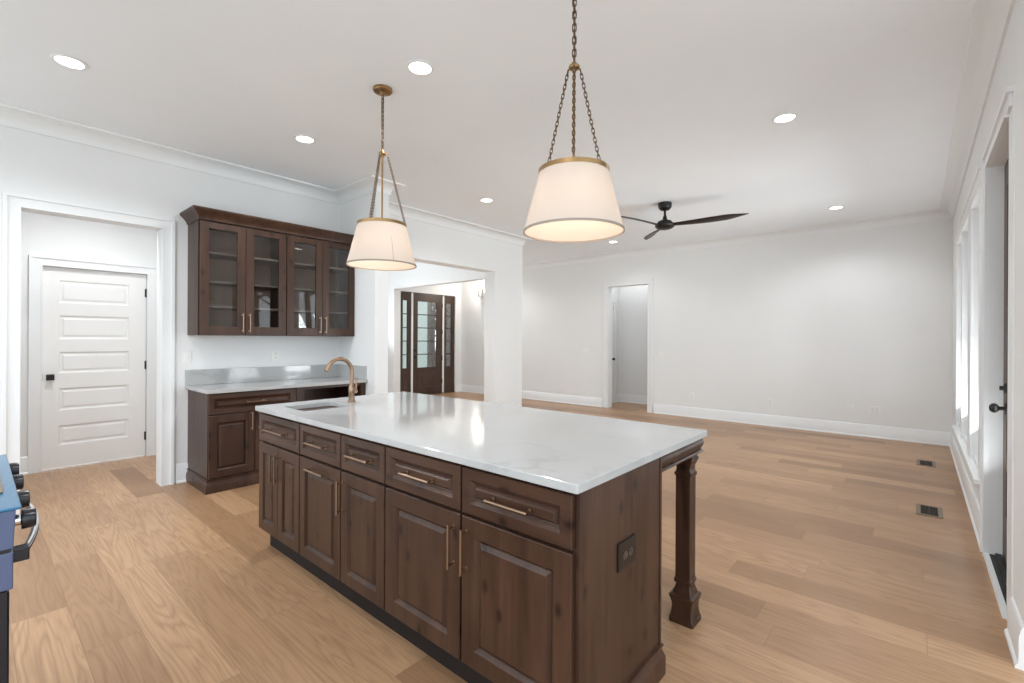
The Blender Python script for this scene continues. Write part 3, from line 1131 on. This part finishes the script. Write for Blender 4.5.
plate('light_switch', 'white switch plate on the left wall beside the bar counter end', (XL, 1.305, 1.147), '+x', 'switch')
plate('power_outlet', 'white outlet on the left wall above the bar backsplash', (XL, 2.10, 1.145), '+x', 'outlet')
plate('power_outlet', 'white low outlet on the far wall left of the far opening', (-5.66, YF, 0.32), '-y', 'outlet')
plate('light_switch', 'white double switch on the far wall left of the far opening', (-5.08, YF, 1.10), '-y', 'switch', gang=2)
plate('light_switch', 'white switch on the far wall right of the far opening', (-3.50, YF, 1.06), '-y', 'switch')
plate('power_outlet', 'white low outlet on the far wall just right of the far opening', (-2.95, YF, 0.36), '-y', 'outlet')
plate('power_outlet', 'white low outlet at the middle of the far wall, below the small high plate', (-1.74, YF, 0.372), '-y', 'outlet')
plate('cable_plate', 'small round-cornered white plate high on the far wall', (-1.745, YF, 2.01), '-y', 'blank', w=0.05, h=0.05)
plate('data_plate', 'white low data plate at right of far wall, left of its twin outlet', (-0.72, YF, 0.372), '-y', 'blank')
plate('power_outlet', 'white low double outlet nearest the right corner of the far wall', (-0.45, YF, 0.372), '-y', 'outlet', gang=2)


# ------------------------------------------------------------------ RANGE under blue film, front faces +Y
t = thing('kitchen_range', 'range cooker wrapped in blue protective film at the left picture edge', 'range', (-2.05, 0.082, 0), PI)
# local: x = world -X, y = into the range (world -Y); the near side (world X -1.66) is local x = -0.39
RW = 0.388
m = MB()
m.box(-RW, RW, 0.042, 0.66, 0.09, 0.715)
m.box(-RW + 0.02, RW - 0.02, 0.08, 0.62, 0.0, 0.09)
m.build('body', M['rangeblk'], t)
m = MB()                                     # control head under the overhanging top
pr = [(0.014, 0.815), (0.010, 0.907), (0.66, 0.907), (0.66, 0.815)]
m.loft([[(x, y, z) for y, z in pr] for x in (-RW, RW)])
m.build('control_head', M['filmside'], t, bevel=0.002)
m = MB()
m.box(-RW, RW, 0.014, 0.66, 0.7155, 0.806)
m.build('door_head', M['filmside'], t, bevel=0.003)
m = MB()
m.box(-RW + 0.002, RW - 0.002, 0.020, 0.65, 0.806, 0.815)
m.build('shadow_gap', M['rangeblk'], t)
m = MB()
m.box(-RW - 0.002, RW + 0.002, 0.0, 0.66, 0.9072, 0.914)
m.build('protective_film', M['film'], t, bevel=0.003)
m = MB()
m.box(-RW + 0.17, RW - 0.22, 0.026, 0.12, 0.9142, 0.920)
m.build('display', M['vent'], t, bevel=0.002)
m = MB()
m.box(-RW + 0.03, RW - 0.03, 0.16, 0.60, 0.9142, 0.922)
m.build('cooktop', M['rangeblk'], t, bevel=0.002)
m = MB()
m.panel(-RW + 0.004, RW - 0.004, 0.20, 0.712, 0.020, 0.021, [(0, 0.004), (0.004, 0), (0.07, 0), (0.075, 0.004)])
m.build('oven_door', M['rangeblk'], t)
for k, x in enumerate((-0.33, -0.12, 0.12, 0.33)):
    m = MB()
    m.lathe([(0.014, -0.004), (0.014, 0.012), (0.012, 0.014)], 0, 0, 18)
    kb = m.build('knob', M['chrome'], t, smooth=True)
    kb.location, kb.rotation_euler = (x, 0.012, 0.866), (PI / 2, 0, 0)
    m = MB()
    m.lathe([(0.024, 0.014), (0.025, 0.018), (0.0235, 0.038), (0.021, 0.040)], 0, 0, 20)
    m.build('knob_grip', M['rangeblk'], kb, smooth=True)
m = MB()
pts = []
for k in range(17):
    a = -1 + 2 * k / 16
    pts.append((a * 0.335, -0.006 - 0.040 * (1 - a * a), 0.783))
m.tube(pts, 0.009, 12)
hd = m.build('handle', M['chrome'], t, smooth=True)
for sx in (-0.335, 0.335):
    m = MB()
    m.box(sx - 0.016, sx + 0.016, -0.016, 0.016, 0.766, 0.800)
    m.build('bracket', M['rangeblk'], hd, bevel=0.003)


# ------------------------------------------------------------------ PENDANTS
def chain(mb, p0, p1, pitch, r, wid):
    p0, p1 = Vector(p0), Vector(p1)
    L = (p1 - p0).length
    n = max(2, round(L / pitch))
    d = (p1 - p0) / n
    t = d.normalized()
    a = t.orthogonal().normalized()
    b = t.cross(a)
    hl = d.length * 0.5 + r * 1.6
    for i in range(n):
        c = p0 + d * (i + 0.5)
        s = a if i % 2 == 0 else b
        pts = []
        for k in range(12):
            ang = 2 * PI * k / 12
            ca, sa = math.cos(ang), math.sin(ang)
            along = (hl - wid) * (1 if ca > 0 else -1) * (abs(ca) > 1e-6) + wid * ca
            pts.append(c + t * along + s * wid * sa)
        mb.tube(pts, r, 6, closed=True)


def pendant(x, y, label, rot, seam):
    t = thing('pendant_lamp', label, 'pendant lamp', (x, y, 0), math.radians(rot), 'pendants over the island')
    ZT, ZB, RT, RB = 2.095, 1.820, 0.157, 0.227
    m = MB()
    m.lathe([(0.064, CEIL - 0.001), (0.064, CEIL - 0.012), (0.058, CEIL - 0.020), (0.020, CEIL - 0.026), (0.008, CEIL - 0.04)], 0, 0, 32)
    m.build('canopy', M['brass'], t, smooth=True)
    m = MB()
    chain(m, (0, 0, CEIL - 0.036), (0, 0, 2.595), 0.030, 0.0030, 0.0085)
    m.tube([(0.004, 0, CEIL - 0.03), (-0.003, 0.003, 2.85), (0.004, 0, 2.70), (0, 0, 2.60)], 0.0022, 6)
    m.build('hanging_chain', M['chain'], t, smooth=True)
    m = MB()
    m.lathe([(0.004, 2.600), (0.010, 2.596), (0.013, 2.586), (0.024, 2.580), (0.026, 2.574), (0.024, 2.568), (0.010, 2.562), (0.008, 2.55)], 0, 0, 20)
    for k in range(3):
        a = 2 * PI * k / 3
        m.tube([(0.024 * math.cos(a), 0.024 * math.sin(a), 2.575), (0.033 * math.cos(a), 0.033 * math.sin(a), 2.570)], 0.0045, 8)
    m.build('collar', M['brass'], t, smooth=True)
    m = MB()
    m.tube([(0, 0, 2.56), (0, 0, ZT + 0.03)], 0.0058, 10)
    m.sphere((0, 0, ZT + 0.022), 0.012)
    m.tube([(0, 0, ZT + 0.015), (0, 0, ZT - 0.05)], 0.009, 10)
    m.build('center_rod', M['brass'], t, smooth=True)
    for k in range(3):
        a = 2 * PI * k / 3
        m = MB()
        chain(m, (0.032 * math.cos(a), 0.032 * math.sin(a), 2.570), ((RT - 0.006) * math.cos(a), (RT - 0.006) * math.sin(a), ZT + 0.016), 0.021, 0.0022, 0.0062)
        m.build('side_chain', M['chain'], t, smooth=True)
    m = MB()                                 # fabric shell, thin double wall
    m.lathe([(RT, ZT), (RB, ZB), (RB - 0.0016, ZB), (RT - 0.0016, ZT), (RT, ZT)], 0, 0, 64, False, False)
    sh = m.build('lamp_shade', M['shade'], t, smooth=True)
    m = MB()
    m.lathe([(RB + 0.0012, ZB + 0.008), (RB + 0.0022, ZB - 0.002), (RB - 0.003, ZB - 0.002), (RB - 0.003, ZB + 0.008), (RB + 0.0012, ZB + 0.008)], 0, 0, 64, False, False)
    m.build('rim_binding', M['shadetrim'], sh)
    m = MB()
    a = math.radians(seam)
    m.tube([(RT * math.cos(a), RT * math.sin(a), ZT - 0.012), (RB * math.cos(a), RB * math.sin(a), ZB + 0.006)], 0.0013, 6)
    m.build('seam', M['shadetrim'], sh)
    m = MB()
    m.lathe([(RT + 0.004, ZT + 0.008), (RT + 0.004, ZT - 0.012), (RT - 0.004, ZT - 0.012), (RT - 0.004, ZT + 0.008), (RT + 0.004, ZT + 0.008)], 0, 0, 64, False, False)
    for k in range(3):
        a = 2 * PI * k / 3 + PI / 3
        m.tube([(0, 0, ZT - 0.004), (RT * math.cos(a), RT * math.sin(a), ZT - 0.004)], 0.003, 6)
    for k in range(3):
        a = 2 * PI * k / 3
        m.tube([((RT - 0.002) * math.cos(a), (RT - 0.002) * math.sin(a), ZT), ((RT - 0.002) * math.cos(a), (RT - 0.002) * math.sin(a), ZT + 0.018)], 0.004, 8)
    m.build('top_ring', M['brass'], t, smooth=True)
    m = MB()
    m.lathe([(0.014, ZT - 0.05), (0.016, ZT - 0.06), (0.018, ZT - 0.09), (0.016, ZT - 0.10)], 0, 0, 16)
    m.build('socket', M['brass'], t, smooth=True)
    m = MB()
    m.sphere((0, 0, ZT - 0.125), 0.028)
    m.build('bulb', M['bulb'], t, smooth=True)
    lamp('pendant_light', 'POINT', (0, 0, ZT - 0.175), PENDANT_W, (1.0, 0.80, 0.65), t, shadow_soft_size=0.03)
    return t


pendant(-1.193, 1.80, 'nearer pendant with a tapered white drum shade, over the middle of the island', 63, 150)
pendant(-2.730, 1.807, 'farther pendant with a tapered white drum shade, before the glass cabinets', 57, -72)


# ------------------------------------------------------------------ RECESSED LIGHTS
def downlight(x, y, label, power=DOWNLIGHT_W):
    t = thing('recessed_light', label, 'ceiling light', (x, y, CEIL), 0, 'recessed ceiling lights')
    m = MB()
    m.lathe([(0.066, -0.001), (0.084, -0.001), (0.086, -0.004), (0.082, -0.008), (0.068, -0.010), (0.066, -0.006), (0.066, -0.001)], 0, 0, 32, False, False)
    m.build('trim_ring', M['trim'], t, smooth=True)
    m = MB()
    m.lathe([(0.0665, -0.0015), (0.0665, -0.005), (0.050, -0.0065)], 0, 0, 32)
    m.build('lens', M['lens'], t)
    s = lamp('downlight', 'SPOT', (0, 0, -0.02), power, (0.975, 0.985, 1.0), t, spot_size=math.radians(150), spot_blend=0.6, shadow_soft_size=0.06)
    return t


downlight(-3.91, 0.385, 'recessed ceiling light at upper left, nearest the left picture edge')
downlight(-2.332, 1.81, 'large recessed ceiling light high up between the two pendant chains', 30.0)
downlight(-3.905, 1.83, 'recessed ceiling light over the bar counter, above the glass cabinets')
downlight(-3.94, 4.06, 'small recessed ceiling light in front of the dining opening, level with the pendant shades', 26.0)
downlight(-0.765, 4.00, 'recessed ceiling light right of the nearer pendant, largest over the living room', 26.0)
downlight(-0.785, 7.11, 'recessed ceiling light near the far wall, right of the fan', 32.0)
downlight(-3.95, 7.18, 'recessed ceiling light near the far wall, under the nearer pendant shade', 22.0)


# ------------------------------------------------------------------ CEILING FAN
t = thing('ceiling_fan', 'black ceiling fan with three slim dark wood blades in the living room', 'ceiling fan', (-2.352, 5.56, 0))
m = MB()
m.lathe([(0.080, CEIL - 0.001), (0.081, CEIL - 0.03), (0.076, CEIL - 0.06), (0.055, CEIL - 0.085), (0.02, CEIL - 0.095)], 0, 0, 32)
m.build('canopy', M['black'], t, smooth=True)
m = MB()
m.tube([(0, 0, CEIL - 0.09), (0, 0, 2.80)], 0.014, 14)
m.lathe([(0.018, 2.85), (0.024, 2.83), (0.03, 2.80), (0.052, 2.785)], 0, 0, 20)
m.build('downrod', M['black'], t, smooth=True)
m = MB()
m.lathe([(0.035, 2.80), (0.07, 2.788), (0.085, 2.775), (0.086, 2.762), (0.11, 2.752), (0.118, 2.735), (0.112, 2.715), (0.085, 2.695), (0.05, 2.684), (0.01, 2.682)], 0, 0, 36)
m.build('motor_housing', M['black'], t, smooth=True)
bl = None
for k in range(3):
    if bl is None:
        m = MB()
        rings = []
        N = 22
        for i in range(N + 1):
            f = i / N
            r = 0.075 + f * 0.845
            wd = 0.026 + 0.046 * math.sin(min(1, f * 1.15 + 0.02) * PI * 0.62) ** 1.3
            if f > 0.72:
                wd *= max(0.04, 1 - ((f - 0.72) / 0.285) ** 1.7)
            pitch = -math.radians(20 - 10 * f)
            th = 0.013 - 0.008 * f
            sweep = 0.035 * math.sin(f * PI) - 0.02
            lift = 0.02 * f
            ring = []
            for j in range(12):
                a = 2 * PI * j / 12
                u_, v_ = wd * math.cos(a), th * math.sin(a)
                ring.append((r, sweep + u_ * math.cos(pitch) - v_ * math.sin(pitch), lift + u_ * math.sin(pitch) + v_ * math.cos(pitch)))
            rings.append(ring)
        m.loft(rings)
        bl = m.build('blade', M['blade'], t, smooth=True)
        b = bl
    else:
        b = bl.copy()
        C.objects.link(b)
        b.parent = t
    b.location = (0, 0, 2.732)
    b.rotation_euler = (0, 0, math.radians(10 + 120 * k))


# ------------------------------------------------------------------ FLOOR REGISTERS
def register(x, y, label):
    t = thing('floor_register', label, 'floor vent', (x, y, 0), 0, 'floor vents along the right wall')
    m = MB()
    w, h_ = 0.078, 0.148
    m.box(-w, w, -h_, -h_ + 0.022, 0.0005, 0.006).box(-w, w, h_ - 0.022, h_, 0.0005, 0.006)
    m.box(-w, -w + 0.027, -h_ + 0.022, h_ - 0.022, 0.0005, 0.006).box(w - 0.027, w, -h_ + 0.022, h_ - 0.022, 0.0005, 0.006)
    m.build('frame', M['vent'], t, bevel=0.001)
    m = MB()
    m.box(-w + 0.018, w - 0.018, -h_ + 0.022, h_ - 0.022, 0.0004, 0.0015)
    m.build('duct', M['ventdark'], t)
    m = MB()
    n = 14
    for k in range(n):
        yy = -h_ + 0.03 + (2 * h_ - 0.06) * k / (n - 1)
        m.box(-w + 0.0265, w - 0.0265, yy - 0.0022, yy + 0.0022, 0.0015, 0.005)
    m.box(-0.002, 0.002, -h_ + 0.022, h_ - 0.022, 0.0015, 0.0052)
    m.build('louvers', M['ventdark'], t)


register(0.070, 4.915, 'bronze floor vent nearer the right wall door, the larger of the two in view')
register(0.068, 6.805, 'bronze floor vent farther back near the far wall corner')

# ------------------------------------------------------------------ ENTRY SCONCE
t = thing('wall_sconce', 'white glass wall sconce glowing on the entry hall wall', 'wall lamp', (-7.99, YF, 2.24))
m = MB()
m.panel(-0.075, 0.075, -0.05, 0.33, -0.014, 0.013, [(0, 0.003), (0.003, 0), (0.01, 0)])
m.build('backplate', M['plate'], t)
m = MB()
m.tube([(0, -0.012, 0.05), (0, -0.06, 0.03), (0, -0.10, 0.03), (0, -0.11, 0.06), (0, -0.11, 0.12)], 0.008, 8)
m.lathe([(0.03, 0.115), (0.034, 0.125), (0.012, 0.13)], 0, -0.11, 16)
m.build('arm', M['plate'], t, smooth=True)
m = MB()
m.lathe([(0.05, 0.10), (0.065, 0.33), (0.062, 0.33), (0.047, 0.10), (0.05, 0.10)], 0, -0.11, 24, False, False)
m.build('glass_shade', M['glass'], t, smooth=True)
m = MB()
m.tube([(0, -0.11, 0.13), (0, -0.11, 0.24)], 0.012, 10)
m.build('candle_sleeve', M['plate'], t)
m = MB()
m.sphere((0, -0.11, 0.275), 0.026, sz=1.4)
m.build('bulb', M['bulb'], t, smooth=True)
lamp('sconce_light', 'POINT', (0, -0.24, 0.33), SCONCE_W, (1.0, 0.93, 0.85), t, shadow_soft_size=0.05)

# unseen spots without fixtures; the kitchen, hall and dining ones are added fill
for nm, x, y, p in (('kitchen_fill_spot', -0.77, 0.385, 30.0), ('kitchen_fill_spot', -2.33, -0.9, 34.0), ('alcove_downlight', -5.40, 0.70, 66.0), ('hall_fill_spot', -4.30, 8.62, 22.0), ('dining_fill_spot', -6.9, 4.4, 60.0), ('entry_downlight', -7.0, 7.0, 45.0)):
    lamp(nm, 'SPOT', (x, y, CEIL - 0.02), p, (0.985, 0.99, 1.0), None, spot_size=math.radians(150), spot_blend=0.6, shadow_soft_size=0.08)

# ------------------------------------------------------------------ OUTSIDE
m = MB()
m.box(-60, -8.96, -60, 60, -0.75, -0.70)
struct(m.build('ground_front', M['leaf_litter']), 'leaf covered ground outside the front door', 'ground')
m = MB()
m.box(-8.96, 60, -60, 60, -0.75, -0.70)
struct(m.build('ground_rear', M['bounce_ground']), 'unseen ground behind the house, paled to bounce light indoors', 'ground')
m = MB()                                     # porch: deck and a white post wall left of the door view
m.box(-11.2, XF - 0.16, 5.2, 9.0, -0.70, -0.02)
struct(m.build('porch_floor', M['siding']), 'pale porch floor outside the front door', 'porch')
m = MB()
m.box(-11.4, -11.1, 3.0, 8.93, -0.70, 3.0)
struct(m.build('porch_wall', M['siding']), 'pale porch wall outside the front door', 'wall')


def bare_tree(x, y, h, seed, label, group):
    rnd = random.Random(seed)
    m = MB()

    def grow(p, d, L, r, depth):
        n = 5
        pts, rad = [p], [r]
        q = Vector(p)
        dd = Vector(d)
        for i in range(n):
            dd = (dd + Vector((rnd.uniform(-.12, .12), rnd.uniform(-.12, .12), rnd.uniform(-.02, .10)))).normalized()
            q = q + dd * (L / n)
            pts.append(tuple(q))
            rad.append(r * (1 - 0.7 * (i + 1) / n))
        m.tube(pts, rad, 7 if depth == 0 else 5)
        if depth < 2:
            for k in range(9 if depth == 0 else 4):
                f = rnd.uniform(0.25, 0.95)
                i = min(n - 1, int(f * n))
                b = Vector(pts[i]).lerp(Vector(pts[i + 1]), f * n - i)
                a = rnd.uniform(0, 2 * PI)
                nd = Vector((math.cos(a), math.sin(a), rnd.uniform(0.3, 1.0))).normalized()
                grow(tuple(b), nd, L * rnd.uniform(0.28, 0.45), rad[i] * 0.45, depth + 1)
    grow((0, 0, 0), (0, 0, 1), h, h * 0.017, 0)
    o = m.build('bare_tree', M['bark'], None, smooth=True)
    o.location = (x, y, -0.75)
    tag(o, label, 'tree', group)


rnd = random.Random(4)
for k in range(18):
    tx = 13.0 + 13.0 * ((k * 7) % 18) / 18
    bare_tree(-tx, tx * (0.815 + 0.105 * k / 17), 7 + 4 * rnd.random(), 100 + k,
              'bare winter tree outside, seen through the front door glass', 'bare trees beyond the front door')
for k in range(9):
    bare_tree(5.5 + 7 * rnd.random(), 1.5 + 10.0 * k / 8 + rnd.uniform(-.5, .5), 8 + 4 * rnd.random(), 300 + k,
              'bare winter tree outside the right wall, mirrored in the glass cabinets', 'bare trees beyond the right wall')
